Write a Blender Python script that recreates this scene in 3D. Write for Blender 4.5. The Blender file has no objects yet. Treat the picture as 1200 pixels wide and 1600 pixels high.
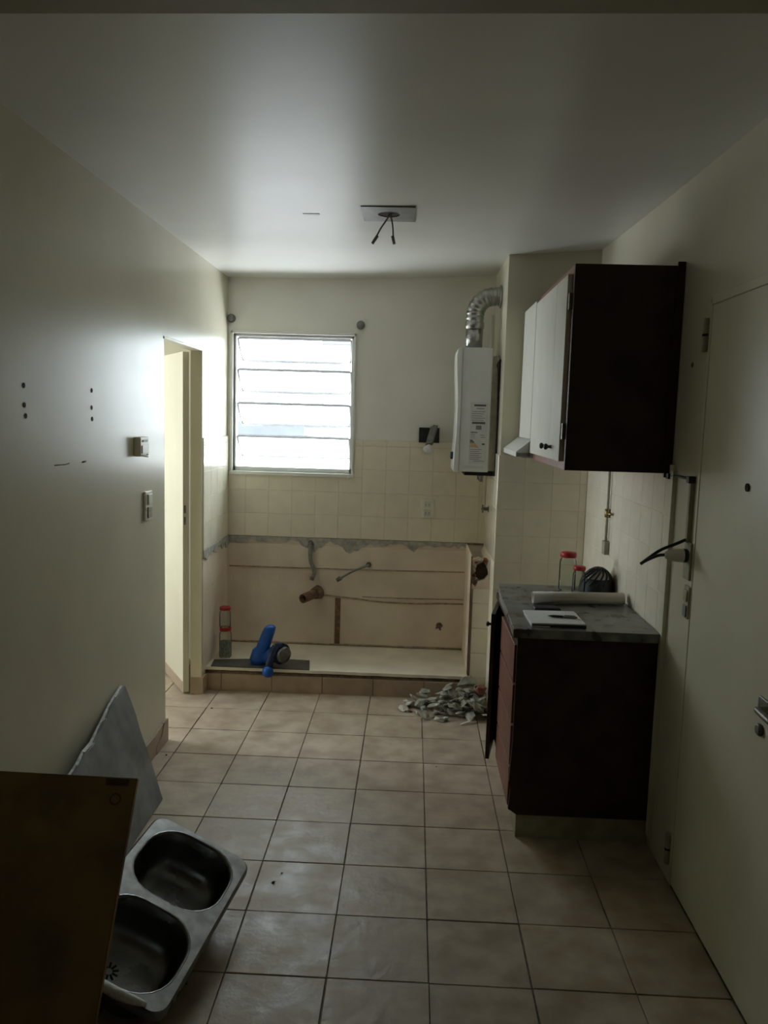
import bpy, bmesh, math, random
from mathutils import Vector, Matrix
random.seed(7)
sc = bpy.context.scene
C = sc.collection
# ------------------------------------------------------------------ camera
FPX, PITCH, YAW, ROLL, CAMH = 1249.24, 0.117051, 0.034037, 0.028812, 1.63108
fw = Vector((-math.sin(YAW)*math.cos(PITCH), math.cos(YAW)*math.cos(PITCH), -math.sin(PITCH)))
r0 = Vector((math.cos(YAW), math.sin(YAW), 0)); d0 = fw.cross(r0)
rt = math.cos(ROLL)*r0 - math.sin(ROLL)*d0
up = -(fw.cross(rt))
cam = bpy.data.cameras.new('camera'); cam_o = bpy.data.objects.new('camera', cam); C.objects.link(cam_o)
cam.sensor_fit = 'HORIZONTAL'; cam.sensor_width = 36; cam.lens = 36*FPX/1200; cam.clip_start = .02
cam_o.matrix_world = Matrix(((rt.x, up.x, -fw.x, 0), (rt.y, up.y, -fw.y, 0), (rt.z, up.z, -fw.z, CAMH), (0, 0, 0, 1)))
sc.camera = cam_o
# ------------------------------------------------------------------ world, exposure
SKY = 16.5
w = bpy.data.worlds.new('sky'); sc.world = w; w.use_nodes = True
bg = w.node_tree.nodes['Background']; bg.inputs[0].default_value = (.87, .94, 1.0, 1); bg.inputs[1].default_value = SKY
sc.view_settings.view_transform = 'Standard'; sc.view_settings.look = 'None'
sc.view_settings.gamma = 1; sc.view_settings.use_curve_mapping = False
sc.view_settings.exposure = 0.0
sc.cycles.max_bounces = 14; sc.cycles.diffuse_bounces = 8; sc.cycles.glossy_bounces = 6
sc.cycles.transmission_bounces = 8; sc.cycles.transparent_max_bounces = 16
sc.cycles.sample_clamp_indirect = 6; sc.cycles.caustics_reflective = False; sc.cycles.caustics_refractive = False
def portal(name, loc, rot, sx, sy):
    l = bpy.data.lights.new(name, 'AREA'); l.shape = 'RECTANGLE'; l.size = sx; l.size_y = sy
    l.cycles.is_portal = True
    o = bpy.data.objects.new(name, l); o.location = loc; o.rotation_euler = rot; C.objects.link(o)
portal('window_portal', (-.7725, 5.30, 1.70), (-math.pi/2, 0, 0), .80, .92)
portal('side_room_portal', (-3.42, 4.325, 1.5), (0, -math.pi/2, 0), 1.3, .86)

# ------------------------------------------------------------------ materials
MATS = {}
def mat(name, col, rough=.5, metal=0., spec=.5, var=.08, scale=6., bump=0., bscale=60., rnd=0., col2=None, lo=.35, hi=.65, detail=4., trans=0., ior=1.45, rvar=0., coat=0.):
    m = bpy.data.materials.new(name); m.use_nodes = True; nt = m.node_tree; N = nt.nodes; L = nt.links
    b = N['Principled BSDF']
    b.inputs['Roughness'].default_value = rough; b.inputs['Metallic'].default_value = metal
    b.inputs['Specular IOR Level'].default_value = spec; b.inputs['IOR'].default_value = ior
    b.inputs['Transmission Weight'].default_value = trans; b.inputs['Coat Weight'].default_value = coat
    g = N.new('ShaderNodeNewGeometry')
    n = N.new('ShaderNodeTexNoise'); n.inputs['Scale'].default_value = scale; n.inputs['Detail'].default_value = detail
    L.new(g.outputs['Position'], n.inputs['Vector'])
    r = N.new('ShaderNodeValToRGB'); r.color_ramp.elements[0].position = lo; r.color_ramp.elements[1].position = hi
    a = tuple(c*(1-var) for c in col); c2 = col2 or tuple(min(1, c*(1+var)) for c in col)
    r.color_ramp.elements[0].color = (*a, 1); r.color_ramp.elements[1].color = (*c2, 1)
    L.new(n.outputs['Fac'], r.inputs['Fac'])
    out = r.outputs['Color']
    if rnd:
        oi = N.new('ShaderNodeObjectInfo'); mr = N.new('ShaderNodeMapRange')
        mr.inputs['To Min'].default_value = 1-rnd; mr.inputs['To Max'].default_value = 1+rnd
        L.new(oi.outputs['Random'], mr.inputs['Value'])
        hs = N.new('ShaderNodeHueSaturation'); L.new(mr.outputs[0], hs.inputs['Value']); L.new(out, hs.inputs['Color']); out = hs.outputs['Color']
    L.new(out, b.inputs['Base Color'])
    if rvar:
        mr2 = N.new('ShaderNodeMapRange'); mr2.inputs['From Min'].default_value = .3; mr2.inputs['From Max'].default_value = .7
        mr2.inputs['To Min'].default_value = max(.02, rough-rvar); mr2.inputs['To Max'].default_value = min(1, rough+rvar)
        L.new(n.outputs['Fac'], mr2.inputs['Value']); L.new(mr2.outputs[0], b.inputs['Roughness'])
    if bump:
        n2 = N.new('ShaderNodeTexNoise'); n2.inputs['Scale'].default_value = bscale; n2.inputs['Detail'].default_value = 3
        L.new(g.outputs['Position'], n2.inputs['Vector'])
        bp = N.new('ShaderNodeBump'); bp.inputs['Strength'].default_value = bump; bp.inputs['Distance'].default_value = .004
        L.new(n2.outputs['Fac'], bp.inputs['Height']); L.new(bp.outputs[0], b.inputs['Normal'])
    MATS[name] = m
    return m
mat('back_paint_glare', (.86, .84, .78), rough=.4, spec=.4, var=.04, scale=2.2, bump=.06, bscale=9)  # whiter copy of the wall paint, window glare put into its colour
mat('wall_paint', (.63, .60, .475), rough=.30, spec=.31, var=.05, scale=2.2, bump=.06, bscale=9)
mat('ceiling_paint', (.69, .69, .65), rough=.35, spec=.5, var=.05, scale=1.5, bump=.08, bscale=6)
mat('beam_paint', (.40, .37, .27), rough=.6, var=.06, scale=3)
mat('floor_tile', (.39, .30, .215), rough=.46, spec=.45, var=.16, scale=9, rnd=.06, bump=.45, bscale=26, detail=12, rvar=.12, col2=(.47, .385, .295))
mat('grout', (.20, .17, .135), rough=.9, var=.3, scale=30)
mat('skirting_tile', (.42, .32, .23), rough=.5, var=.1, scale=10, rnd=.06)
mat('wall_tile', (.85, .80, .66), rough=.16, spec=.5, var=.03, scale=12, rnd=.02, bump=.05, bscale=18)
mat('tile_grout', (.72, .66, .52), rough=.8, var=.1, scale=20)
mat('bare_plaster', (.79, .665, .555), rough=.8, var=.10, scale=4, bump=.3, bscale=40, col2=(.84, .74, .62))
mat('grey_mortar', (.42, .40, .37), rough=.95, var=.25, scale=25, bump=.8, bscale=70)
mat('ridge_shadow', (.42, .33, .245), rough=.95, var=.25, scale=40)  # darker brown paints the shadow lines of the plaster grooves
mat('shade_mark_brown', (.22, .165, .11), rough=.95, var=.3, scale=40)  # painted shadow line under the tiles; also scratches and ledge body
mat('brick_red', (.25, .10, .07), rough=.95, var=.3, scale=40, bump=.6, bscale=60)
mat('dark_hole', (.05, .035, .025), rough=1, var=.3, scale=40)
mat('ledge_cream', (.80, .74, .61), rough=.5, var=.08, scale=6, bump=.1, bscale=50)
mat('door_paint', (.66, .62, .47), rough=.38, var=.04, scale=3, bump=.05, bscale=20)
mat('right_door_paint', (.64, .62, .48), rough=.42, var=.05, scale=3, bump=.06, bscale=18)
mat('pane_edge', (.34, .345, .35), rough=.5, var=.1, scale=20)
mat('rear_bounce_dark', (.16, .12, .08), rough=.6, var=.2, scale=4)  # unseen rear wall, colour made dark to cut light bouncing forward
mat('frame_paint', (.84, .84, .80), rough=.35, var=.04, scale=8)
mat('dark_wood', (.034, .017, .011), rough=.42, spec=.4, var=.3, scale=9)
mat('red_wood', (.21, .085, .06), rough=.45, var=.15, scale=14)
mat('door_white', (.66, .66, .60), rough=.3, var=.03, scale=8)
mat('white_metal', (.68, .68, .66), rough=.3, var=.03, scale=8)
mat('white_plastic', (.84, .82, .74), rough=.4, var=.04, scale=20)
mat('grey_plastic', (.22, .22, .21), rough=.5, var=.1, scale=20)
mat('dark_plastic', (.03, .03, .03), rough=.4, var=.2, scale=30)
mat('print_grey', (.20, .20, .20), rough=.6, var=.1, scale=60)
mat('print_dark', (.09, .09, .09), rough=.6, var=.1, scale=60)
mat('print_orange', (.55, .36, .16), rough=.6, var=.1, scale=60)
mat('sticker_paper', (.60, .60, .58), rough=.6, var=.03, scale=20)
mat('aluminium', (.42, .42, .40), rough=.32, metal=1, var=.12, scale=30, bump=.5, bscale=50)
mat('stainless', (.22, .225, .22), rough=.33, metal=1, var=.1, scale=9, rvar=.1)
mat('stainless_worn', (.33, .335, .33), rough=.45, metal=1, var=.2, scale=25)
mat('steel_dark', (.22, .20, .18), rough=.5, metal=.8, var=.3, scale=50)
mat('rust', (.20, .12, .075), rough=.85, var=.35, scale=40, bump=.5, bscale=80)
mat('braid_hose', (.26, .27, .25), rough=.5, metal=.4, var=.2, scale=80)
mat('granite', (.135, .135, .125), rough=.34, var=.45, scale=16, col2=(.24, .245, .235), detail=9, rvar=.12)
mat('marble_slab', (.20, .21, .21), rough=.5, var=.2, scale=7, col2=(.29, .305, .305), detail=8)
mat('marble_break', (.68, .70, .68), rough=.8, var=.2, scale=40, bump=.8, bscale=60)
mat('hardboard', (.23, .155, .062), rough=.75, var=.25, scale=5, detail=6)
mat('hardboard_edge', (.09, .055, .025), rough=.85, var=.3, scale=20)
mat('tool_blue', (.012, .10, .45), rough=.38, var=.15, scale=20)
mat('tool_navy', (.010, .022, .07), rough=.45, var=.2, scale=20)
mat('tool_grey', (.17, .165, .15), rough=.45, metal=.5, var=.15, scale=30)
mat('slate_sheet', (.07, .075, .07), rough=.35, var=.3, scale=18)
mat('lid_red', (.42, .022, .025), rough=.4, var=.1, scale=20)
mat('jar_content', (.36, .38, .33), rough=.8, var=.3, scale=60)
mat('paper_white', (.74, .75, .75), rough=.7, var=.02, scale=10)
mat('roll_paper', (.52, .50, .42), rough=.7, var=.05, scale=10)
mat('basket_black', (.02, .018, .014), rough=.5, var=.2, scale=40)
mat('basket_lining', (.60, .58, .50), rough=.6, var=.1, scale=30)
mat('rubble_grey', (.31, .31, .255), rough=.95, var=.25, scale=30, rnd=.30, bump=.6, bscale=70, col2=(.42, .41, .335))
mat('rubble_pale', (.56, .53, .44), rough=.8, var=.1, scale=30)
mat('conduit', (.36, .34, .25), rough=.6, var=.12, scale=30)
mat('brass', (.35, .27, .12), rough=.45, metal=.9, var=.2, scale=40)
mat('concrete_base', (.36, .33, .24), rough=.85, var=.15, scale=12, bump=.3, bscale=50)
mat('far_white', (.8, .8, .78), rough=.9, var=.03, scale=1)
mat('far_building', (.042, .047, .058), rough=.9, var=.15, scale=1)
mat('far_shutter', (.058, .061, .065), rough=.8, var=.1, scale=1)
mat('black_gap', (.012, .011, .010), rough=.8, var=.2, scale=30)
def glass_mat():
    m = bpy.data.materials.new('obscured_glass'); m.use_nodes = True; nt = m.node_tree; N = nt.nodes; L = nt.links
    N.remove(N['Principled BSDF']); out = N['Material Output']
    tr = N.new('ShaderNodeBsdfTransparent'); tr.inputs[0].default_value = (.90, .93, .92, 1)
    tl = N.new('ShaderNodeBsdfTranslucent'); tl.inputs[0].default_value = (.93, .95, .95, 1)
    gl = N.new('ShaderNodeBsdfGlossy'); gl.inputs['Roughness'].default_value = .12
    m1 = N.new('ShaderNodeMixShader'); m1.inputs[0].default_value = .06
    L.new(tr.outputs[0], m1.inputs[1]); L.new(tl.outputs[0], m1.inputs[2])
    fr = N.new('ShaderNodeFresnel'); fr.inputs[0].default_value = 1.45
    m2 = N.new('ShaderNodeMixShader'); L.new(fr.outputs[0], m2.inputs[0]); L.new(m1.outputs[0], m2.inputs[1]); L.new(gl.outputs[0], m2.inputs[2])
    L.new(m2.outputs[0], out.inputs[0]); MATS['obscured_glass'] = m
glass_mat()
def jar_glass():
    m = bpy.data.materials.new('clear_glass'); m.use_nodes = True; nt = m.node_tree; N = nt.nodes; L = nt.links
    N.remove(N['Principled BSDF']); out = N['Material Output']
    tr = N.new('ShaderNodeBsdfTransparent'); tr.inputs[0].default_value = (.95, .97, .96, 1)
    gl = N.new('ShaderNodeBsdfGlossy'); gl.inputs['Roughness'].default_value = .04
    fr = N.new('ShaderNodeFresnel'); fr.inputs[0].default_value = 1.12
    m2 = N.new('ShaderNodeMixShader'); L.new(fr.outputs[0], m2.inputs[0]); L.new(tr.outputs[0], m2.inputs[1]); L.new(gl.outputs[0], m2.inputs[2])
    L.new(m2.outputs[0], out.inputs[0]); MATS['jar_glass'] = m
jar_glass()

# ------------------------------------------------------------------ mesh helpers
def wloc(o):
    v = Vector((0, 0, 0))
    while o is not None:
        v += o.location; o = o.parent
    return v
def V(*a): return Vector(a)
def frame_of(d):
    d = d.normalized(); a = V(0, 0, 1) if abs(d.z) < .9 else V(1, 0, 0)
    u = d.cross(a).normalized(); return u, d.cross(u).normalized()
class MB:
    def __init__(s): s.v = []; s.f = []; s.sm = []
    def add(s, vs, fs, smooth=False):
        n = len(s.v); s.v += [Vector(p) for p in vs]
        s.f += [tuple(i+n for i in f) for f in fs]; s.sm += [smooth]*len(fs); return s
    def box(s, x0, x1, y0, y1, z0, z1):
        return s.add([(x0,y0,z0),(x1,y0,z0),(x1,y1,z0),(x0,y1,z0),(x0,y0,z1),(x1,y0,z1),(x1,y1,z1),(x0,y1,z1)],
                     [(0,3,2,1),(4,5,6,7),(0,1,5,4),(1,2,6,5),(2,3,7,6),(3,0,4,7)])
    def obox(s, c, ax, ay, az, hx, hy, hz):
        c = Vector(c); ax, ay, az = [Vector(a).normalized() for a in (ax, ay, az)]
        p = [c+ax*(i*hx)+ay*(j*hy)+az*(k*hz) for k in (-1,1) for (i,j) in ((-1,-1),(1,-1),(1,1),(-1,1))]
        return s.add(p, [(0,3,2,1),(4,5,6,7),(0,1,5,4),(1,2,6,5),(2,3,7,6),(3,0,4,7)])
    def rings(s, rings, smooth=True, cap=True, closed=False):
        n = len(rings[0]); vs = [p for r in rings for p in r]; fs = []
        m = len(rings)
        for k in range(m if closed else m-1):
            a, b = k*n, ((k+1) % m)*n
            for i in range(n):
                j = (i+1) % n; fs.append((a+i, a+j, b+j, b+i))
        base = len(s.v); s.add(vs, fs, smooth)
        if cap and not closed:
            s.f.append(tuple(base+i for i in reversed(range(n)))); s.sm.append(False)
            s.f.append(tuple(base+(m-1)*n+i for i in range(n))); s.sm.append(False)
        return s
    def cyl(s, p0, p1, r0, r1=None, n=16, smooth=True):
        p0, p1 = Vector(p0), Vector(p1); r1 = r0 if r1 is None else r1; u, w_ = frame_of(p1-p0)
        R = lambda p, r: [p+u*(r*math.cos(2*math.pi*i/n))+w_*(r*math.sin(2*math.pi*i/n)) for i in range(n)]
        return s.rings([R(p0, r0), R(p1, r1)], smooth)
    def lathe(s, prof, c, axis=(0,0,1), n=20):
        c = Vector(c); d = Vector(axis).normalized(); u, w_ = frame_of(d)
        return s.rings([[c+d*h+u*(max(r,1e-4)*math.cos(2*math.pi*i/n))+w_*(max(r,1e-4)*math.sin(2*math.pi*i/n)) for i in range(n)] for r, h in prof], True)
    def tube(s, path, r, n=10, sub=0):
        P = [Vector(p) for p in path]
        if sub:
            Q = []
            for i in range(len(P)-1):
                a, b, c, d = P[max(i-1,0)], P[i], P[i+1], P[min(i+2,len(P)-1)]
                for k in range(sub):
                    t = k/sub
                    Q.append(.5*((2*b)+(c-a)*t+(2*a-5*b+4*c-d)*t*t+(3*b-a-3*c+d)*t**3))
            Q.append(P[-1]); P = Q
        u = None; rr = []
        for i, p in enumerate(P):
            t = (P[min(i+1,len(P)-1)]-P[max(i-1,0)]).normalized()
            if u is None: u, _ = frame_of(t)
            u = (u-t*u.dot(t)).normalized(); w_ = t.cross(u)
            ri = r(i/(len(P)-1)) if callable(r) else r
            rr.append([p+u*(ri*math.cos(2*math.pi*k/n))+w_*(ri*math.sin(2*math.pi*k/n)) for k in range(n)])
        return s.rings(rr, True)
    def prism(s, poly, d):
        d = Vector(d); n = len(poly); P = [Vector(p) for p in poly]
        base = len(s.v); s.add(P+[p+d for p in P], [(i, (i+1) % n, (i+1) % n+n, i+n) for i in range(n)])
        s.f += [tuple(base+i for i in reversed(range(n))), tuple(base+n+i for i in range(n))]; s.sm += [False]*2
        return s
    def ball(s, c, rx, ry=None, rz=None, n=14, m=8):
        ry = rx if ry is None else ry; rz = rx if rz is None else rz; c = Vector(c)
        return s.rings([[c+V(rx*math.sin(a)*math.cos(2*math.pi*i/n), ry*math.sin(a)*math.sin(2*math.pi*i/n), -rz*math.cos(a)) for i in range(n)]
                        for a in [max(.02, min(math.pi-.02, math.pi*k/m)) for k in range(m+1)]], True)
    def build(s, name, m, parent=None, bevel=0., seg=2):
        off = wloc(parent) if parent else V(0,0,0)
        me = bpy.data.meshes.new(name); me.from_pydata([tuple(p-off) for p in s.v], [], s.f)
        me.polygons.foreach_set('use_smooth', s.sm)
        bm = bmesh.new(); bm.from_mesh(me); bmesh.ops.recalc_face_normals(bm, faces=bm.faces); bm.to_mesh(me); bm.free()
        me.materials.append(MATS[m] if isinstance(m, str) else m); me.update()
        o = bpy.data.objects.new(name, me); C.objects.link(o)
        if parent: o.parent = parent
        if bevel:
            b = o.modifiers.new('bevel', 'BEVEL'); b.width = bevel; b.segments = seg; b.limit_method = 'ANGLE'; b.angle_limit = .7
            for p in me.polygons: p.use_smooth = True
            try: b.harden_normals = True
            except Exception: pass
        return o
def thing(name, loc, label, cat, group=None):
    o = bpy.data.objects.new(name, None); o.location = loc; o.empty_display_size = .05; C.objects.link(o)
    o['label'] = label; o['category'] = cat
    if group: o['group'] = group
    return o
def tag(o, label, cat, group=None):
    o['label'] = label; o['category'] = cat
    if group: o['group'] = group
    return o
def struct(o, label=None, cat=None):
    o['kind'] = 'structure'
    if label: o['label'] = label
    if cat: o['category'] = cat
    return o
bx = lambda *a: MB().box(*a)
tile_cache = {}
def tile_obj(name, m, parent, loc, hx, hy, hz, bev=.0012):
    """a bevelled flat tile, mesh shared between tiles of one size; loc is its centre"""
    key = (name, m, round(hx, 3), round(hy, 3), round(hz, 3))
    if key not in tile_cache:
        me = bpy.data.meshes.new(name)
        bm = bmesh.new(); bmesh.ops.create_cube(bm, size=1)
        for v in bm.verts: v.co = V(v.co.x*2*hx, v.co.y*2*hy, v.co.z*2*hz)
        th = min(hx, hy, hz)
        bmesh.ops.bevel(bm, geom=list(bm.edges), offset=min(bev, th*.6), segments=1, affect='EDGES')
        bm.to_mesh(me); bm.free(); me.materials.append(MATS[m]); tile_cache[key] = me
    o = bpy.data.objects.new(name, tile_cache[key]); o.location = loc; o.parent = parent; C.objects.link(o)
    return o

# ------------------------------------------------------------------ the shell of the room
XL, XR, YB, YP, XP = -1.19, .97, 5.10, 4.42, .48       # left wall, right wall, back wall, column front, column left face
YF = -3.0
def ceil_z(x, y):
    t = max(0, min(1, (x-XL)/(XR-XL))); k = max(0, min(1.2, (y-1.5)/2.9))
    return 2.478 + .012*t + t**3*(.012+.05*k**2)
# floor
floor = struct(bx(-3.4, 1.15, YF-.1, 5.25, -.12, -.006).build('floor', 'grout'), 'beige square ceramic tile floor with dark grout joints', 'floor')
S = .30; X0, Y0 = -1.10266, 4.25787
tj = random.Random(3)
for i in range(-2, 8):
    for j in range(-1, 13):
        xa, xb = X0+(i-1)*S, X0+i*S; ya, yb = Y0-(j+1)*S, Y0-j*S
        xa, xb, ya, yb = max(xa, -1.72), min(xb, XR), max(ya, YF), min(yb, 4.56 if i > 0 else 5.2)
        if i <= 0 and yb < 3.6: xa = max(xa, XL)
        if xb-xa < .03 or yb-ya < .03: continue
        g = .0022
        tile_obj('tile', 'floor_tile', floor, ((xa+xb)/2+tj.uniform(-.0012, .0012), (ya+yb)/2+tj.uniform(-.0012, .0012), -.004+tj.uniform(-.0004, .0004)), (xb-xa)/2-g, (yb-ya)/2-g, .004, .001)
for j in (-2, -3, -4):
    for i in (-2, -1, 0):
        xa, xb = max(X0+(i-1)*S, -1.72), min(X0+i*S, -1.25)
        ya, yb = Y0-(j+1)*S, min(Y0-j*S, 5.2)
        if xb-xa > .03 and yb-ya > .03:
            tile_obj('tile', 'floor_tile', floor, ((xa+xb)/2, (ya+yb)/2, -.004), (xb-xa)/2-.0022, (yb-ya)/2-.0022, .004, .001)
# ceiling: slightly uneven plaster, a solid slab above
cb = MB(); nx, ny = 18, 26
gx = [XL-.07+(XR+.13-XL+.07)*i/nx for i in range(nx+1)]; gy = [YF-.1+(5.25-YF+.1)*j/ny for j in range(ny+1)]
cb.add([(x, y, ceil_z(x, y)) for y in gy for x in gx], [(j*(nx+1)+i, j*(nx+1)+i+1, (j+1)*(nx+1)+i+1, (j+1)*(nx+1)+i) for j in range(ny) for i in range(nx)], True)
ceiling = struct(cb.build('ceiling', 'ceiling_paint'), 'grey-white painted ceiling brightest above the window', 'ceiling')
bx(-3.4, 1.15, YF-.1, 5.25, 2.66, 2.80).build('ceiling_slab', 'ceiling_paint', ceiling)
# left wall with doorway
wl = MB()
wl.box(XL-.06, XL, YF, 3.79, -.05, 2.68).box(XL-.06, XL, 3.79, 4.48, 1.98, 2.68).box(XL-.06, XL, 4.48, YB+.02, -.05, 2.68)
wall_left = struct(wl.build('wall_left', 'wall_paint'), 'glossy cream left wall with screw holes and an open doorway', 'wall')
# right wall with a doorway filled by a closed door
wr = MB()
wr.box(XR, XR+.12, YF, 1.90, -.05, 2.68).box(XR, XR+.12, 1.90, 2.735, 2.06, 2.68).box(XR, XR+.12, 2.735, YB+.1, -.05, 2.68)
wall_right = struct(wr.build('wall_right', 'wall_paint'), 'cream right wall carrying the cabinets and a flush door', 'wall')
# back wall around the window
WX0, WX1, WZ0, WZ1 = -1.155, -.392, 1.268, 2.135
wb = MB()
wb.box(XL-.06, WX0, YB, YB+.13, -.05, 2.68).box(WX1, XR, YB, YB+.13, -.05, 2.68).box(WX0, WX1, YB, YB+.13, -.05, WZ0).box(WX0, WX1, YB, YB+.13, WZ1, 2.68)
wall_back = struct(wb.build('wall_back', 'back_paint_glare'), 'back wall, painted above, cream tiled in the middle, stripped bare below', 'wall')
wall_front = struct(bx(XL-.06, XR+.12, YF-.1, YF, -.05, 2.68).build('wall_front', 'rear_bounce_dark'), 'unseen wall behind the viewer, made dark to cut bounced light', 'wall')
struct(bx(XR+.12, XR+.16, 1.7, 2.95, -.05, 2.3).build('wall_leak_stop', 'wall_paint'), 'unseen backing added behind the right door to stop light leaks', 'wall')  # added out of view to block light leaking round the door
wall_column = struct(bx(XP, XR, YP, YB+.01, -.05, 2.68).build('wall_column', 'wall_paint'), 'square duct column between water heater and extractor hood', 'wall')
by = lambda x: 1.418-.0234*(x+.07)
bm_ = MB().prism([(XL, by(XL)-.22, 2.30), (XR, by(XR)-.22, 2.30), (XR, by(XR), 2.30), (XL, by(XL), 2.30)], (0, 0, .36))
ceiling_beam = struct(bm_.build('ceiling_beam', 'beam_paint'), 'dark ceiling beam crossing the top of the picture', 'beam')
# side room behind the doorway
so = MB()
so.box(-3.4, -3.3, 2.3, 5.25, -.05, .85).box(-3.4, -3.3, 2.3, 5.25, 2.15, 2.68).box(-3.4, -3.3, 2.3, 3.9, .85, 2.15).box(-3.4, -3.3, 4.75, 5.25, .85, 2.15)
so.box(-3.4, XL-.06, 2.2, 2.3, -.05, 2.68).box(-3.4, XL-.06, 5.15, 5.25, -.05, 2.68).box(-3.4, XL-.06, 2.2, 5.25, 2.60, 2.68)
struct(so.build('wall_side_room', 'wall_paint'), 'cream walls of the room beyond the open doorway', 'wall')

# wall tiles, 15 cm
def tiles_xz(parent, x0, x1, y, zs, anchor, th=.010):
    xs = []; x = anchor
    while x > x0+.012: x -= .15
    while x < x1-.004:
        a, b = max(x, x0), min(x+.15, x1)
        if b-a > .012:
            for (z0, z1) in zs:
                tile_obj('tile', 'wall_tile', parent, ((a+b)/2, y-th/2, (z0+z1)/2), (b-a)/2-.0009, th/2, (z1-z0)/2-.0009)
        x += .15
def tiles_yz(parent, y0, y1, x, sgn, zs, anchor, th=.010):
    y = anchor
    while y > y0+.012: y -= .15
    while y < y1-.004:
        a, b = max(y, y0), min(y+.15, y1)
        if b-a > .012:
            for (z0, z1) in zs:
                tile_obj('tile', 'wall_tile', parent, (x+sgn*th/2, (a+b)/2, (z0+z1)/2), th/2, (b-a)/2-.0009, (z1-z0)/2-.0009)
        y += .15
ROWS = [(.85, 1.0), (1.0, 1.15), (1.15, 1.30), (1.30, 1.45), (1.45, 1.49)]
# backing grout
bx(XL, XP, YB-.008, YB, .846, 1.488).build('grout_bed', 'tile_grout', wall_back)
bb = [r for r in ROWS]
def back_tiles():
    x = XL+.011-.04
    while x < XP-.004:
        a, b = max(x, XL+.011), min(x+.15, XP)
        for (z0, z1) in ROWS:
            segs = [(a, b, z0, z1)]
            if z1 > WZ0-.02 and a < WX1+.02 and b > WX0-.02:      # cut around the window frame
                segs = []
                if z0 < WZ0-.03: segs.append((a, b, z0, WZ0-.02))
                if b > WX1+.03: segs.append((max(a, WX1+.02), b, max(z0, WZ0-.02), z1))
            for (p, q_, s0, s1) in segs:
                if q_-p > .012 and s1-s0 > .012:
                    tile_obj('tile', 'wall_tile', wall_back, ((p+q_)/2, YB-.005, (s0+s1)/2), (q_-p)/2-.0009, .005, (s1-s0)/2-.0009)
        x += .15
# the grout bed must not cover the window: rebuild it in two pieces
bpy.data.objects.remove(bpy.data.objects['grout_bed'])
MB().box(XL, WX1+.02, YB-.008, YB+.001, .846, WZ0-.02).box(WX1+.02, XP, YB-.008, YB+.001, .846, 1.488).build('grout_bed', 'tile_grout', wall_back)
back_tiles()
bx(XL, XL+.008, 4.482, YB, .846, 1.488).build('grout_bed', 'tile_grout', wall_left)
tiles_yz(wall_left, 4.482, YB-.011, XL, 1, ROWS, 4.95)
bx(XR-.008, XR, 2.99, YP, .846, 1.488).build('grout_bed', 'tile_grout', wall_right)
tiles_yz(wall_right, 2.99, YP-.011, XR, -1, ROWS, 4.41)
CR = [(.10, .25), (.25, .40), (.40, .55), (.55, .70), (.70, .85), (.85, 1.0), (1.0, 1.15), (1.15, 1.30), (1.30, 1.45)]
bx(XP, XR-.011, YP-.008, YP, .05, 1.448).build('grout_bed', 'tile_grout', wall_column)
tiles_xz(wall_column, XP-.010, XR-.011, YP, CR, XP-.01)
bx(XP-.008, XP, YP-.008, YB-.011, .05, 1.448).build('grout_bed', 'tile_grout', wall_column)
tiles_yz(wall_column, YP, YB-.011, XP, -1, CR[5:], YP)
# trim strip at the end of the right wall's tiles
struct(bx(XR-.016, XR, 2.962, 2.99, .05, 1.47).build('trim_1', 'right_door_paint'), 'vertical edging strip where the right wall tiles end', 'trim')
# stripped lower part of the back wall
def ragged(n, x0, x1, z, dz, seed, big):
    r = random.Random(seed); pts = []
    for i in range(n+1):
        x = x0+(x1-x0)*i/n
        pts.append((x, z-dz*(.35+.5*r.random())-max(0, max(b[1]*max(0, 1-abs(x-b[0])/b[2]) for b in big))))
    return pts
bx(XL+.006, .362, YB-.006, YB+.001, .10, .85).build('bare_plaster', 'bare_plaster', wall_back)
bx(XL+.006, .362, YB-.011, YB-.006, .652, .80).build('bare_plaster', 'bare_plaster', wall_back, bevel=.003)
pts = ragged(60, XL+.006, .362, .846, .045, 5, [(-.62, .06, .10), (-.38, .06, .11), (.02, .045, .06), (-1.1, .01, .1)])
m_ = MB()
for i in range(60):
    (xa, za), (xb, zb) = pts[i], pts[i+1]
    m_.prism([(xa, YB-.014, .848), (xb, YB-.014, .848), (xb, YB-.014, zb), (xa, YB-.014, za)], (0, .010, 0))
m_.build('grey_mortar', 'grey_mortar', wall_back)
bx(XL+.006, .48, YB-.013, YB-.006, .838, .850).build('shadow_strip', 'shade_mark_brown', wall_back)  # dark strip paints the shadow under the lower tile edge
lines = [[(-1.17, .649), (-.8, .650), (-.35, .652), (.0, .655), (.355, .659)],
         [(-.576, .478), (-.45, .468), (-.19, .445), (.05, .440), (.2, .446), (.355, .448)],
         [(-.30, .474), (.0, .472), (.355, .478)], [(-1.17, .148), (.355, .150)]]
for L_, r_ in zip(lines, (.0042, .0055, .003, .006)):
    MB().tube([(x, YB-.009, z) for x, z in L_], r_, 6, 4).build('plaster_ridge', 'ridge_shadow', wall_back)
bx(-.475, -.440, YB-.012, YB-.004, .145, .458).build('pipe_chase', 'rust', wall_back, bevel=.003)
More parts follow.
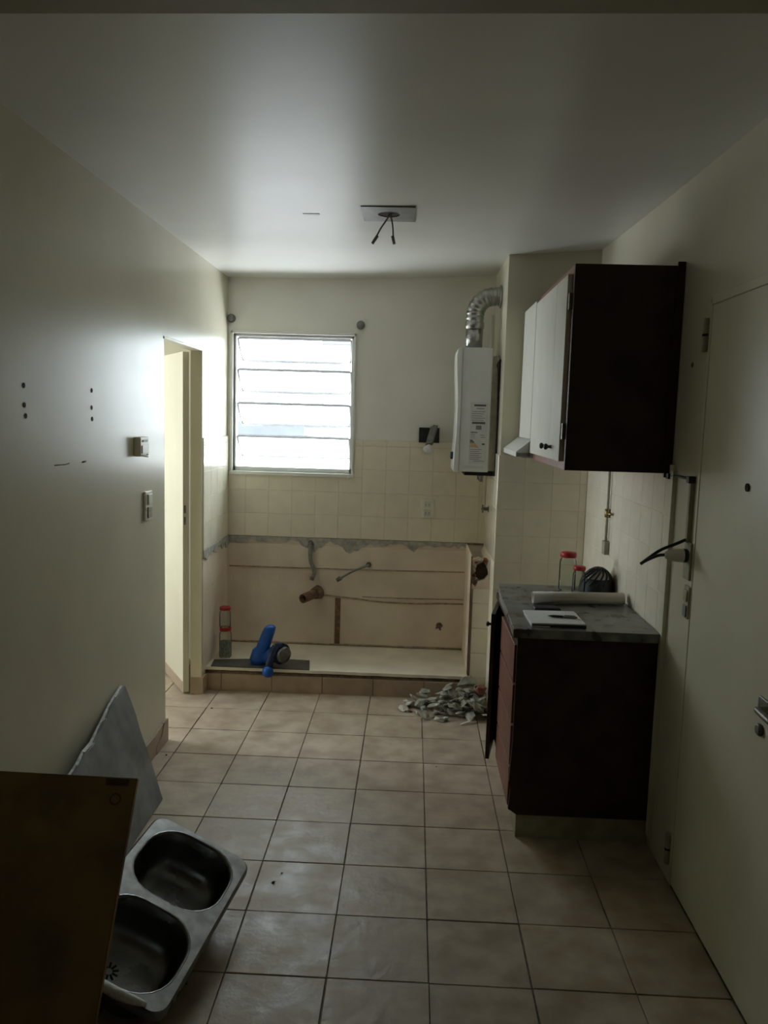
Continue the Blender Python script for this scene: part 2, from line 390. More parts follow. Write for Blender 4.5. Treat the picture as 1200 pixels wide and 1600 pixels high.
# stripped lower part of the left return
bx(XL, XL+.006, 4.482, YB, .13, .85).build('bare_plaster', 'bare_plaster', wall_left)
m_ = MB(); rr = random.Random(11)
ys = [4.482+(YB-.006-4.482)*i/18 for i in range(19)]; zs_ = [.846-.02-.05*rr.random() for _ in ys]
for i in range(18):
    m_.prism([(XL+.005, ys[i], .848), (XL+.005, ys[i+1], .848), (XL+.005, ys[i+1], zs_[i+1]), (XL+.005, ys[i], zs_[i])], (.009, 0, 0))
m_.build('grey_mortar', 'grey_mortar', wall_left)
MB().tube([(XL+.004, 4.70, .60), (XL+.004, 4.85, .645), (XL+.004, 5.09, .65)], .004, 6, 4).build('plaster_ridge', 'bare_plaster', wall_left)

# tiled stub wall at the right end of the ledge, broken open at the top
stub_poly = [(.366, 0), (.478, 0), (.478, .845), (.455, .80), (.462, .74), (.440, .71), (.405, .70), (.39, .665), (.366, .68)]
st = MB().prism([(x, 4.612, z) for x, z in stub_poly], (0, .49, 0))
wall_stub = struct(st.build('wall_stub', 'bare_plaster'), 'narrow tiled wall stub with a broken top at the right of the ledge', 'wall')
for k in range(5):
    z0 = .02+.15*k-.05; z1 = z0+.15
    z0 = max(z0, .03); z1 = min(z1, .655)
    tile_obj('tile', 'wall_tile', wall_stub, (.427, 4.607, (z0+z1)/2), .051, .005, (z1-z0)/2-.001)
bx(.360, .3665, 4.60, 4.63, .03, .845).build('broken_edge', 'rust', wall_stub)
bx(.360, .366, 4.63, 5.09, .13, .845).build('bare_plaster', 'bare_plaster', wall_stub)
h = MB(); hr = random.Random(4)
ring = [(.425+.040*math.cos(a)*(.8+.4*hr.random()), .752+.052*math.sin(a)*(.8+.4*hr.random())) for a in [2*math.pi*i/14 for i in range(14)]]
back = MB().prism([(.368, 4.66, .66), (.478, 4.66, .66), (.478, 4.66, .835), (.45, 4.66, .80), (.41, 4.66, .83), (.368, 4.66, .815)], (0, .05, 0)); back.build('broken_core', 'bare_plaster', wall_stub)
h.prism([(x, 4.640, z) for x, z in ring], (0, .021, 0)); h.build('open_hole', 'dark_hole', wall_stub)
for k in range(16):
    a = 2*math.pi*k/16; c = V(.424+.046*math.cos(a), 4.635+hr.uniform(-.012, .012), .757+.068*math.sin(a))
    if c.x > .47: c.x = .468
    q_ = hr.uniform(.010, .019)
    MB().ball(c, q_, q_*.8, q_*hr.uniform(.6, 1), 6, 4).build('broken_lump', 'rubble_pale' if k % 3 else 'brick_red', wall_stub)

# ledge (the old base of the sink unit)
ledge = struct(bx(XL, .366, 4.565, YB-.006, -.01, .112).build('floor_ledge', 'shade_mark_brown'), 'low masonry ledge where the sink unit stood', 'ledge')
for i in range(6):
    xa, xb = X0+(i-1)*S+.012, X0+i*S+.012
    xa = max(xa, XL+.004); xb = min(xb, .366)
    if xb-xa > .03: tile_obj('tile', 'skirting_tile', ledge, ((xa+xb)/2, 4.558, .050), (xb-xa)/2-.0015, .007, .050)
ls = MB(); lr = random.Random(9)
fr = [(XL+(.36-XL)*i/40, 4.552+.006*lr.random()) for i in range(41)]
ls.prism([(x, y, .122) for x, y in fr]+[(.36, YB-.006, .122), (XL+.006, YB-.006, .122)], (0, 0, .018))
ls.build('top_slab', 'ledge_cream', ledge)

# skirting pieces
bl = struct(bx(XL, XL+.012, YF, 3.60, 0, .10).build('baseboard_left', 'skirting_tile'), 'brown tile skirting along the left wall, end piece broken', 'baseboard')
MB().prism([(XL, 3.62, 0), (XL, 3.802, 0), (XL, 3.802, .115), (XL, 3.74, .112), (XL, 3.70, .06), (XL, 3.62, .035)], (.014, 0, 0)).build('tile', 'skirting_tile', bl)
MB().prism([(XL, 3.60, .0), (XL, 3.617, .0), (XL, 3.617, .04), (XL, 3.695, .066), (XL, 3.73, .112), (XL, 3.60, .10)], (.012, 0, 0)).build('tile', 'skirting_tile', bl)
bj = struct(bx(XL-.062, XL+.012, 4.466, 4.480, 0, .10).build('baseboard_jamb', 'skirting_tile'), 'small skirting tile at the foot of the far door jamb', 'baseboard')
bx(XL, XL+.012, 4.480, 4.55, 0, .10).build('tile', 'skirting_tile', bj)

# ------------------------------------------------------------------ window
win = struct(bx(WX0, WX1, YB+.02, YB+.08, WZ0, WZ0+.028).build('window_1', 'frame_paint'), 'louvred window with tilted glass panes, blown out by daylight', 'window')
fm = MB()
fm.box(WX0, WX0+.014, YB+.02, YB+.08, WZ0, WZ1).box(WX1-.014, WX1, YB+.02, YB+.08, WZ0, WZ1).box(WX0, WX1, YB+.02, YB+.08, WZ1-.016, WZ1)
fm.build('window_frame', 'frame_paint', win, bevel=.002)
cs = MB().box(WX0-.014, WX0, YB-.012, YB+.05, WZ0-.014, WZ1+.014).box(WX1, WX1+.014, YB-.012, YB+.05, WZ0-.014, WZ1+.014).box(WX0-.014, WX1+.014, YB-.012, YB+.05, WZ1, WZ1+.014).box(WX0-.02, WX1+.02, YB-.022, YB+.05, WZ0-.022, WZ0)
cs.build('window_casing', 'frame_paint', win, bevel=.002)
pz = [2.113, 1.915, 1.702, 1.492]
for k, z in enumerate(pz):
    top = V(0, YB+.045, z); bot = V(0, YB+.150, z-.138)
    d = (bot-top); n_ = V(1, 0, 0).cross(d).normalized()
    c = (top+bot)/2; xm = (WX0+WX1)/2; hw = (WX1-WX0)/2-.024
    o = MB().obox((xm, c.y, c.z), (1, 0, 0), d, n_, hw, d.length/2, .0025).build('louvre_pane', 'obscured_glass', win)
    e = MB()
    for q_ in (top, bot): e.obox((xm, q_.y, q_.z), (1, 0, 0), d, n_, hw, .007, .006)
    e.build('pane_rim', 'pane_edge', o)
    for sx in (-1, 1):
        MB().tube([(xm+sx*(hw+.004), top.y, top.z), (xm+sx*(hw+.003), c.y-.012, c.z+.005), (xm+sx*(hw-.004), bot.y-.004, bot.z+.012), (xm+sx*(hw-.03), bot.y, bot.z-.002)], .0055, 6, 3).build('pane_clip', 'pane_edge', o)
# seen outside through the gaps
ns = thing('window_shutter', (-.7, 9.0, 2.235), 'pale slatted roller shutter outside, top right in the window', 'shutter')
bx(-1.05, -.35, 9.02, 9.05, 2.235, 2.95).build('shutter_panel', 'far_shutter', ns)
bx(-1.05, -.35, 9.05, 9.25, -3.0, 3.1).build('wall_pier', 'far_white', ns)
for k in range(11): bx(-1.05, -.35, 9.0, 9.02, 2.245+.062*k, 2.245+.062*k+.050).build('slat', 'far_shutter', ns, bevel=.006)
nb = thing('far_rooftop', (-5, 22, 0), 'grey strip of neighbouring rooftop seen through the louvres', 'building')
bx(-9, 6, 22, 26, -6, 1.05).build('facade', 'far_white', nb); bx(-9.1, -3.0, 21.9, 26.1, 1.05, 1.42).build('parapet', 'far_building', nb)

# curtain rod caps above the window
for x, z, lab in ((-.352, 2.204, 'small grey curtain rod bracket right of the window top'), (-1.168, 2.226, 'small grey curtain rod bracket in the corner left of the window')):
    b_ = thing('curtain_bracket', (x, YB, z), lab, 'bracket', 'curtain rod brackets')
    MB().cyl((x, YB-.006, z), (x, YB, z), .027, n=18).build('base_plate', 'grey_plastic', b_)
    MB().lathe([(.012, 0), (.018, .02), (.021, .028), (.015, .036), (.001, .038)], (x, YB-.005, z), (0, -1, 0)).build('socket', 'grey_plastic', b_)

# ------------------------------------------------------------------ doors
dd = V(-.51, .86, 0).normalized(); dn = V(-.86, -.51, 0).normalized()      # along the leaf, out of its visible face
H = V(-1.290, 4.448, 0)
def leafbox(u0, u1, n0, n1, z0, z1):
    a, b = H+dd*u0, H+dd*u1
    return MB().prism([a+dn*n0+V(0,0,z0), b+dn*n0+V(0,0,z0), b+dn*n1+V(0,0,z0), a+dn*n1+V(0,0,z0)], (0, 0, z1-z0))
door1 = struct(leafbox(0, .68, -.035, 0, .012, 1.965).build('door_1', 'door_paint', bevel=.002), 'cream flush door standing open in the left doorway', 'door')
for z in (1.02, 1.085):
    leafbox(-.003, 0, -.016, -.006, z-.022, z+.022).build('hinge', 'steel_dark', door1)
hk = H+dd*.61
MB().lathe([(.026, 0), (.026, .006), (.010, .010), (.010, .035), (.024, .045), (.027, .058), (.020, .070), (.001, .072)], hk+V(0, 0, .99), dn).build('knob', 'steel_dark', door1)
leafbox(.01, .66, 0, .002, .012, .075).build('worn_strip', 'skirting_tile', door1)
df = MB().box(XL-.062, XL+.004, 4.468, 4.4805, .10, 1.985).box(XL-.062, XL+.004, 3.789, 4.48, 1.972, 1.985).box(XL-.062, XL, 3.789, 3.80, .0, 1.975)
struct(df.build('trim_2', 'door_paint', bevel=.002), 'cream painted lining of the left doorway', 'trim')
# right door (closed, flush)
door2 = struct(bx(XR-.002, XR+.040, 1.93, 2.7215, .006, 2.031).build('door_2', 'right_door_paint', bevel=.003), 'closed flush door at the right edge with peephole and lock', 'door')
bx(XR-.004, XR+.03, 2.722, 2.742, .0, 2.055).build('door_frame', 'right_door_paint', door2, bevel=.003)
bx(XR-.004, XR+.03, 1.90, 2.742, 2.032, 2.062).build('door_frame', 'right_door_paint', door2, bevel=.003)
for z in (1.935, .125):
    hg = MB().cyl((XR-.010, 2.748, z-.055), (XR-.010, 2.748, z+.055), .011, n=12).box(XR-.006, XR-.001, 2.735, 2.775, z-.05, z+.05).build('hinge', 'conduit', door2)
    MB().cyl((XR-.010, 2.748, z-.004), (XR-.010, 2.748, z+.004), .0118, n=12).build('hinge_joint', 'black_gap', hg)
MB().cyl((XR+.008, 2.334, 1.462), (XR-.007, 2.334, 1.462), .012, n=14).build('peephole', 'dark_hole', door2)
MB().box(XR-.008, XR+.004, 2.085, 2.145, .875, .912).build('lock_plate', 'steel_dark', door2, bevel=.004)
MB().lathe([(.016, 0), (.018, .006), (.012, .012)], (XR-.002, 2.124, .82), (-1, 0, 0)).build('keyhole', 'steel_dark', door2)
MB().tube([(XR+.004, 2.075, .893), (XR-.035, 2.075, .893), (XR-.04, 2.06, .893), (XR-.04, 1.97, .89)], .009, 8, 3).build('handle', 'steel_dark', door2)
MB().ball((XR, 2.886, 1.847), .004, .012, .010, 8, 5).build('nail_mark', 'rust', wall_right)
for k, (y, z) in enumerate(((2.418, 1.698), (2.419, 1.639), (2.426, 1.606), (2.934, 1.701), (2.932, 1.638), (2.936, 1.596))):
    MB().cyl((XL-.001, y, z), (XL+.0012, y, z), .0085, n=10).build('screw_hole', 'black_gap', wall_left)
MB().tube([(XL+.0005, 2.616, 1.443), (XL+.0005, 2.70, 1.441), (XL+.0005, 2.73, 1.444)], .0018, 5).build('scratch', 'shade_mark_brown', wall_left)
MB().tube([(XL+.0005, 2.84, 1.442), (XL+.0005, 2.87, 1.443)], .003, 5).build('scratch', 'shade_mark_brown', wall_left)

# ------------------------------------------------------------------ wall fittings
# left wall: thermostat-like switch and a socket below
t = thing('wall_switch', (XL, 3.43, 1.435), 'white surface-mounted wall switch box left of the open doorway', 'switch')
bx(XL, XL+.030, 3.375, 3.485, 1.437, 1.520).build('body', 'white_plastic', t, bevel=.004)
bx(XL+.030, XL+.034, 3.390, 3.470, 1.450, 1.485).build('rocker', 'white_plastic', t, bevel=.002)
bx(XL+.030, XL+.033, 3.400, 3.460, 1.498, 1.508).build('slot', 'grey_plastic', t)
MB().tube([(XL+.024, 3.38, 1.445), (XL+.040, 3.43, 1.437), (XL+.024, 3.48, 1.445)], .005, 6, 3).build('lip', 'white_plastic', t)
t = thing('wall_socket', (XL, 3.535, 1.145), 'pale plate with a worn socket under the wall switch', 'socket')
bx(XL, XL+.012, 3.49, 3.58, 1.145, 1.275).build('plate', 'white_plastic', t, bevel=.003)
bx(XL+.012, XL+.020, 3.51, 3.56, 1.215, 1.262).build('rocker', 'white_plastic', t, bevel=.002)
bx(XL+.012, XL+.018, 3.51, 3.56, 1.155, 1.205).build('outlet', 'conduit', t, bevel=.002)
# back wall socket
t = thing('tile_socket', (.103, YB, 1.004), 'white double socket plate on the back wall tiles', 'socket')
bx(.062, .146, YB-.020, YB-.010, 1.004, 1.125).build('plate', 'white_plastic', t, bevel=.003)
for z in (1.037, 1.090):
    f_ = bx(.082, .126, YB-.024, YB-.018, z-.020, z+.020).build('outlet', 'white_metal', t, bevel=.002)
    for s_ in (-1, 1): bx(.104+s_*.010-.002, .104+s_*.010+.002, YB-.0248, YB-.022, z-.008, z+.006).build('pin_slot', 'grey_plastic', f_)
# spot lamp on the back wall
t = thing('wall_lamp', (.098, YB, 1.484), 'grey tilted spot lamp on a dark square plate', 'lamp')
bx(.034, .163, YB-.018, YB, 1.484, 1.578).build('plate', 'dark_plastic', t, bevel=.002)
a_, b_ = V(.128, YB-.050, 1.586), V(.098, YB-.105, 1.472)
MB().obox((a_+b_)/2, (b_-a_), (1, 0, .2), (0, 1, -.4), (b_-a_).length/2, .024, .022).build('lamp_arm', 'tool_grey', t, bevel=.006)
MB().cyl((.13, YB, 1.56), a_, .012, n=10).build('joint', 'dark_plastic', t)
MB().lathe([(.012, 0), (.016, .008), (.028, .026), (.030, .036), (.020, .048), (.001, .052)], b_, (b_-a_)).build('bulb', 'paper_white', t)
tag(MB().tube([(-.406, YB-.012, 1.262), (-.406, YB-.020, 1.250), (-.406, YB-.034, 1.238), (-.406, YB-.036, 1.252)], .005, 8, 3).build('wall_hook', 'white_plastic'), 'tiny hook under the right corner of the window', 'hook')
# stop valve on the column, by the back wall
def valve(name, c, ax, label, m='brass'):
    c = Vector(c); ax = Vector(ax)
    t = thing(name, c, label, 'valve')
    MB().cyl(c, c+ax*.030, .010, n=10).build('stem', m, t)
    MB().cyl(c, c+ax*.004, .020, n=14).build('flange', m, t)
    u, w_ = frame_of(ax); hb = c+ax*.036
    hd = MB().ball(hb, .009, n=8, m=5)
    for k in range(4):
        d = u*math.cos(k*math.pi/2+.4)+w_*math.sin(k*math.pi/2+.4)
        hd.cyl(hb, hb+d*.024, .006, .005, 8)
    hd.build('cross_handle', m, t)
    return t
valve('stop_valve', (XP-.010, 4.85, 1.10), (-1, 0, 0), 'small cross-handled stop valve on the column below the water heater', 'steel_dark')
valve('tap_valve', (.206, YB-.006, .300), (0, -1, 0), 'rusty cross-handled tap low on the bare wall', 'rust')
# water pipes left in the wall
t = thing('supply_hose', (-.63, YB, .56), 'grey flexible hose hanging below the torn tile edge', 'hose')
MB().tube([(-.640, YB-.006, .815), (-.640, YB-.03, .80), (-.640, YB-.038, .76), (-.636, YB-.036, .70), (-.618, YB-.036, .655), (-.612, YB-.036, .62), (-.624, YB-.038, .590)], .013, 10, 5).build('braided_hose', 'braid_hose', t)
MB().cyl((-.622, YB-.038, .598), (-.628, YB-.038, .578), .016, n=6, smooth=False).build('nut', 'steel_dark', t)
MB().cyl((-.640, YB-.03, .80), (-.640, YB-.004, .82), .018, n=8).build('elbow', 'steel_dark', t)
t = thing('curved_hose', (-.37, YB, .58), 'thin curved pipe sticking out of the bare wall', 'hose')
MB().tube([(-.262, YB-.006, .686), (-.268, YB-.035, .684), (-.31, YB-.06, .672), (-.36, YB-.07, .652), (-.41, YB-.07, .622), (-.440, YB-.07, .600)], .0085, 8, 5).build('pipe', 'braid_hose', t)
MB().cyl((-.436, YB-.07, .605), (-.462, YB-.07, .588), .015, .013, 10).build('end_nut', 'steel_dark', t)
MB().cyl((-.262, YB-.022, .686), (-.262, YB-.004, .686), .018, n=6, smooth=False).build('wall_nut', 'steel_dark', t)
t = thing('drain_pipe', (-.62, YB, .44), 'rusty drain pipe stub poking out of the bare wall', 'pipe')
pa, pb = V(-.585, YB-.006, .494), V(-.668, YB-.150, .478)
dpv = (pb-pa).normalized(); u_, w__ = frame_of(dpv); n = 20
R_ = lambda p, r: [p+u_*(r*math.cos(2*math.pi*i/n))+w__*(r*math.sin(2*math.pi*i/n)) for i in range(n)]
MB().rings([R_(pa, .030), R_(pb, .030), R_(pb, .024), R_(pb-dpv*.12, .024)], True).build('pipe', 'rust', t)
MB().cyl(pb-dpv*.035, pb-dpv*.034, .0241, n=20).build('dark_bore', 'dark_hole', t)
MB().rings([R_(pa+dpv*.002, .046), R_(pa+dpv*.02, .040), R_(pa+dpv*.045, .036)], True).build('collar', 'rust', t)
# ceiling box plate
cx, cy = -.134, 3.49; zc = ceil_z(cx, cy)
t = thing('ceiling_plate', (cx, cy, zc), 'square metal ceiling plate with a round hole and loose wires', 'ceiling fitting')
hw, hd_, rh = .112, .118, .046; n = 32
sq = []
for i in range(n):
    a = 2*math.pi*i/n; c_, s_ = math.cos(a), math.sin(a); k = 1/max(abs(c_), abs(s_)); sq.append((c_*k*hw, s_*k*hd_))
pl = MB(); zt, zb_ = zc+.001, zc-.006
ro = [(cx+x, cy+y) for x, y in sq]; ri = [(cx+rh*math.cos(2*math.pi*i/n), cy+rh*math.sin(2*math.pi*i/n)) for i in range(n)]
pl.rings([[V(x, y, zb_) for x, y in ro], [V(x, y, zt) for x, y in ro], [V(x, y, zt) for x, y in ri], [V(x, y, zb_) for x, y in ri]], False, False, True)
pl.build('plate', 'tool_grey', t)
MB().cyl((cx, cy, zc+.003), (cx, cy, zc-.003), rh-.001, n=28).build('cavity_shade_disc', 'dark_hole', t)  # dark disc stands in for the shaded recess, ceiling is uncut
for (ex, m1, m2) in ((-.055, -.010, -.035), (.020, .012, .018)):
    p3 = V(cx+ex, cy+.02, zc-.10)
    wv = MB().tube([(cx+.004, cy, zc), (cx+m1, cy+.01, zc-.025), (cx+m2, cy+.02, zc-.060), p3], .0035, 6, 4).build('wire', 'grey_plastic', t)
    MB().cyl(p3+V(-ex*.15, 0, .012), p3+V(ex*.25, 0, -.022), .0065, n=8).build('wire_cap', 'steel_dark', wv)
MB().box(-.50, -.43, 3.50, 3.515, ceil_z(-.46, 3.5)-.0015, ceil_z(-.46, 3.5)+.004).build('paint_scar', 'paper_white', ceiling)

# ------------------------------------------------------------------ water heater
t = thing('water_heater', (.35, 4.75, 1.33), 'white gas water heater mounted on the column beside the back wall', 'water heater')
y0, y1, z0, z1 = 4.585, 4.905, 1.335, 2.045
bx(.262, .432, y0, y1, z0+.004, z1-.006).build('case', 'white_metal', t, bevel=.006)
# bulging front cover
prof = [(.262, 0), (.236, .0), (.232, .015), (.234, .10), (.241, .22), (.242, .30), (.240, .45), (.233, .56), (.229, .66), (.236, .695), (.262, .708)]
MB().prism([(x, y0-.004, z0+.0+z_) for x, z_ in prof], (0, y1-y0+.008, 0)).build('front_cover', 'white_metal', t, bevel=.004)
bx(.432, .4695, y0+.015, y1-.015, z0+.01, z1-.05).build('back_plate', 'conduit', t, bevel=.002)
bx(.30, .465, y0+.03, y1-.05, z0-.018, z0+.006).build('connection_tray', 'black_gap', t)
for y_ in (y0+.06, y0+.15, y0+.24): MB().cyl((.40, y_, z0-.055), (.40, y_, z0), .010, n=10).build('connector', 'steel_dark', t)
MB().lathe([(.022, 0), (.022, .014), (.018, .018)], (.236, 4.70, 1.425), (-1, 0, 0)).build('control_knob', 'tool_navy', t)
def side_print(x0, x1, z0_, z1_, m='print_grey', nm='print_line', par=None):
    return bx(x0, x1, y0-.0022, y0+.001, z0_, z1_).build(nm, m, par)
lab_ = bx(.318, .418, y0-.0012, y0+.001, 1.385, 1.735).build('label_sheet', 'sticker_paper', t)
side_print(.338, .405, 1.712, 1.722, 'print_dark', par=lab_)
side_print(.352, .395, 1.697, 1.701, par=lab_)
for k in range(5): side_print(.326, .400-.006*(k % 3), 1.680-.012*k, 1.683-.012*k, par=lab_)
side_print(.330, .404, 1.612, 1.624, 'print_dark', par=lab_)
side_print(.352, .384, 1.580, 1.604, 'print_grey', par=lab_)
side_print(.324, .362, 1.562, 1.567, 'print_dark', par=lab_)
for k in range(3): side_print(.324, .350, 1.552-.010*k, 1.555-.010*k, par=lab_)
side_print(.376, .402, 1.548, 1.551, par=lab_); side_print(.382, .408, 1.536, 1.539, par=lab_)
for k in range(5):
    side_print(.322, .338+.008*k, 1.515-.009*k, 1.522-.009*k, 'print_dark' if k < 2 else 'print_orange', 'energy_bar', lab_)
side_print(.390, .406, 1.494, 1.503, 'print_dark', par=lab_)
for k in range(6): side_print(.324, .390-.012*(k % 2), 1.466-.011*k, 1.469-.011*k, par=lab_)
side_print(.345, .408, 1.400, 1.403, par=lab_)
side_print(.285, .405, 1.358, 1.374, 'sticker_paper', 'vent_slot', t)
# flue
fx, fy = .333, 4.75
t2 = thing('flue_pipe', (fx, fy, 2.045), 'silver corrugated flue pipe bending from heater into column', 'flue')
MB().cyl((fx, fy, 2.0415), (fx, fy, 2.16), .050, n=24).build('straight_pipe', 'aluminium', t2)
MB().lathe([(.050, 0), (.055, .006), (.055, .040), (.050, .046)], (fx, fy, 2.155)).build('collar', 'aluminium', t2)
arc = [(fx, fy, 2.19), (fx, fy, 2.235), (fx+.006, fy, 2.27), (fx+.032, fy, 2.312), (fx+.072, fy, 2.338), (fx+.11, fy, 2.344), (XP-.001, fy, 2.345)]
MB().tube(arc, lambda s: .052+.0018*math.sin(s*2*math.pi*11), 24, 12).build('flexible_bend', 'aluminium', t2)
MB().lathe([(.064, 0), (.066, .005), (.056, .010)], (XP-.001, fy, 2.345), (-1, 0, 0)).build('wall_collar', 'aluminium', t2)
# white conduit in the corner behind the heater
tag(MB().tube([(.462, 5.07, 2.28), (.462, 5.07, 1.55), (.462, 5.07, 1.10)], .010, 8).build('corner_conduit', 'white_plastic'), 'thin pale conduit in the corner behind the water heater', 'pipe')
tag(MB().tube([(.474, 4.572, 1.975), (.456, 4.566, 1.94), (.464, 4.566, 1.90), (.470, 4.570, 1.60), (.470, 4.570, 1.32)], .005, 8, 4).build('gas_hose', 'black_gap'), 'thin dark hose running down the right side of the heater', 'hose')

# ------------------------------------------------------------------ upper cabinets and hood
CX = .571
t = thing('wall_cabinet', (.77, 3.44, 1.455), 'dark brown wall cabinet with white doors on the right wall', 'cabinet')
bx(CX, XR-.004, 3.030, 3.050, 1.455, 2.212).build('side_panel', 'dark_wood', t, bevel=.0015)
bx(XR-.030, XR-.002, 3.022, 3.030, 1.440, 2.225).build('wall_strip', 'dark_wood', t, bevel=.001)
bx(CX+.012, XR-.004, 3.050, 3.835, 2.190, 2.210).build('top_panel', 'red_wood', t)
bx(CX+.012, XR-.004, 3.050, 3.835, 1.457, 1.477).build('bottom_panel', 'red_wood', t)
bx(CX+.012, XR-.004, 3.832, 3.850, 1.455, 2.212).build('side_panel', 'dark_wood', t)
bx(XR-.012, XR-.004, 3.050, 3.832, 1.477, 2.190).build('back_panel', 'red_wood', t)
fr_ = MB().box(CX+.002, CX+.014, 3.050, 3.845, 1.455, 1.495).box(CX+.002, CX+.014, 3.050, 3.845, 2.175, 2.212).box(CX+.002, CX+.014, 3.050, 3.075, 1.49, 2.18).build('face_frame', 'red_wood', t, bevel=.001)
for (ya, yb, ky) in ((3.078, 3.300, 3.255), (3.303, 3.838, 3.365)):
    d_ = bx(CX-.016, CX+.002, ya, yb, 1.486, 2.182).build('cabinet_door', 'door_white', t, bevel=.0015)
    MB().lathe([(.007, 0), (.006, .012), (.012, .018), (.013, .024), (.008, .029), (.001, .030)], (CX-.016, ky, 1.535), (-1, 0, 0), 14).build('knob', 'dark_plastic', d_)
for z in (1.60, 2.08): bx(CX-.012, CX+.004, 3.052, 3.078, z-.03, z+.03).build('hinge', 'steel_dark', t)
t = thing('hood_cabinet', (.77, 4.1, 1.55), 'short white-doored cabinet above the extractor hood', 'cabinet')
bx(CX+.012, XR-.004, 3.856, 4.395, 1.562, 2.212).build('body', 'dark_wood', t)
bx(CX-.014, CX+.012, 3.866, 4.262, 1.552, 2.197).build('cabinet_door', 'door_white', t, bevel=.0015)
bx(CX+.010, CX+.016, 4.266, 4.395, 1.562, 2.212).build('filler_panel', 'wall_paint', t)
t = thing('extractor_hood', (.75, 4.12, 1.46), 'white sloped extractor hood under the short cabinet', 'hood')
hp = [(.493, 1.464), (.493, 1.488), (.566, 1.548), (XR-.012, 1.552), (XR-.012, 1.464)]
MB().prism([(x, 3.865, z) for x, z in hp], (0, .525, 0)).build('canopy', 'white_metal', t, bevel=.002)
bx(.496, .56, 3.862, 3.866, 1.466, 1.484).build('end_badge', 'grey_plastic', t)
bx(.53, .93, 3.90, 4.35, 1.459, 1.465).build('filter_grille', 'grey_plastic', t)

# ------------------------------------------------------------------ lower cabinet
CT = .85
t = thing('base_cabinet', (.70, 3.41, 0), 'dark brown base cabinet with drawers and an ajar door', 'cabinet')
pnl = [(.432, .112), (.418, .12), (.424, .20), (.416, .23), (.424, .40), (.424, .812), (XR-.004, .812), (XR-.004, .098), (.452, .098)]
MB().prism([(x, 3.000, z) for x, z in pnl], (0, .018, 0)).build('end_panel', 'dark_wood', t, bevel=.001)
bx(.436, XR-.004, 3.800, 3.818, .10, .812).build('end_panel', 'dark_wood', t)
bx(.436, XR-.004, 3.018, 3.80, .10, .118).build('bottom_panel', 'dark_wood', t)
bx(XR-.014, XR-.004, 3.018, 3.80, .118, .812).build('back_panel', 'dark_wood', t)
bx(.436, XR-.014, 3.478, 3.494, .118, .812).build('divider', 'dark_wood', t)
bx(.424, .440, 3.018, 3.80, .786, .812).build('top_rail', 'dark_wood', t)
bx(.452, XR-.004, 3.012, 3.80, 0, .10).build('toe_kick', 'concrete_base', t)
zz = [.122, .290, .458, .622, .782]
for k in range(4):
    d_ = bx(.416, .436, 3.022, 3.474, zz[k]+.004, zz[k+1]-.006).build('drawer', 'red_wood', t, bevel=.002)
    bx(.438, .90, 3.03, 3.466, zz[k]+.012, zz[k+1]-.030).build('drawer_box', 'dark_wood', d_)
hx, hy = .432, 3.800; fx_, fy_ = .372, 3.497
du = V(fx_-hx, fy_-hy, 0).normalized(); dv = V(-du.y, du.x, 0)
if dv.x > 0: dv = -dv
ln = math.hypot(fx_-hx, fy_-hy); a0 = V(hx, hy, .106); a1 = a0+du*ln
d_ = MB().prism([a0, a1, a1-dv*.018, a0-dv*.018], (0, 0, .672)).build('cabinet_door', 'dark_wood', t, bevel=.0015)
kn = a0+du*(ln-.045)+V(0, 0, .615)
MB().lathe([(.006, 0), (.006, .010), (.012, .016), (.010, .024), (.001, .026)], kn, dv, 12).build('knob', 'dark_plastic', d_)
# counter top
cp = [(.404, 2.982), (XR-.012, 2.978), (XR-.012, 3.832), (.436, 3.836), (.418, 3.60), (.410, 3.20)]
ct = MB().prism([(x, y, .814) for x, y in cp], (0, 0, CT-.814)).build('countertop', 'granite', bevel=.003)
tag(ct, 'dark grey mottled stone worktop on the base cabinet', 'countertop')

# things on the counter
t = thing('paper_roll', (.74, 3.435, CT), 'long grey-white rolled sheet of paper lying across the worktop', 'paper roll')
ra, rb = V(.540, 3.425, CT+.028), V(.938, 3.460, CT+.028)
dr = (rb-ra).normalized(); u_, w__ = frame_of(dr)
sp = []
for k in range(60):
    a = 2*math.pi*k/60*2.5; r_ = .0275-.0035*(k/60*2.5); sp.append((a, r_))
rl = MB(); n = 60
vs = [ra+u_*(r_*math.cos(a))+w__*(r_*math.sin(a)) for a, r_ in sp]+[rb+u_*(r_*math.cos(a))+w__*(r_*math.sin(a)) for a, r_ in sp]
rl.add(vs, [(i, i+1, n+i+1, n+i) for i in range(n-1)], True)
ro_ = rl.build('sheet', 'roll_paper', t); so_ = ro_.modifiers.new('solid', 'SOLIDIFY'); so_.thickness = .0012
t = thing('mobile_phone', (.575, 3.29, CT), 'black phone lying between the paper roll and the notepad', 'phone')
ph = MB().obox((.577, 3.285, CT+.010), (1, .03, 0), (-.03, 1, 0), (0, 0, 1), .055, .030, .0095).build('body', 'dark_plastic', t, bevel=.004)
MB().obox((.577, 3.285, CT+.0196), (1, .03, 0), (-.03, 1, 0), (0, 0, 1), .050, .026, .0006).build('screen', 'black_gap', t)
t = thing('notepad', (.585, 3.13, CT), 'white notepad with a pen on the near corner of the worktop', 'notepad')
for k, (dx, rz) in enumerate(((0, .03), (.002, .01), (-.002, .05))):
    MB().obox((.580+dx, 3.125, CT+.0032+.0055*k), (math.cos(rz), math.sin(rz), 0), (-math.sin(rz)+.02, math.cos(rz), 0), (0, 0, 1), .104, .104, .0026).build('sheet_block', 'paper_white', t)
bx(.478, .686, 3.020, 3.024, CT+.001, CT+.012).build('spine', 'dark_plastic', t)
zp = CT+.0168+.005
t = thing('pen', (.60, 3.10, zp), 'black pen lying on the white notepad', 'pen')
pa, pb = V(.553, 3.122, zp), V(.668, 3.108, zp); dpn = (pb-pa)
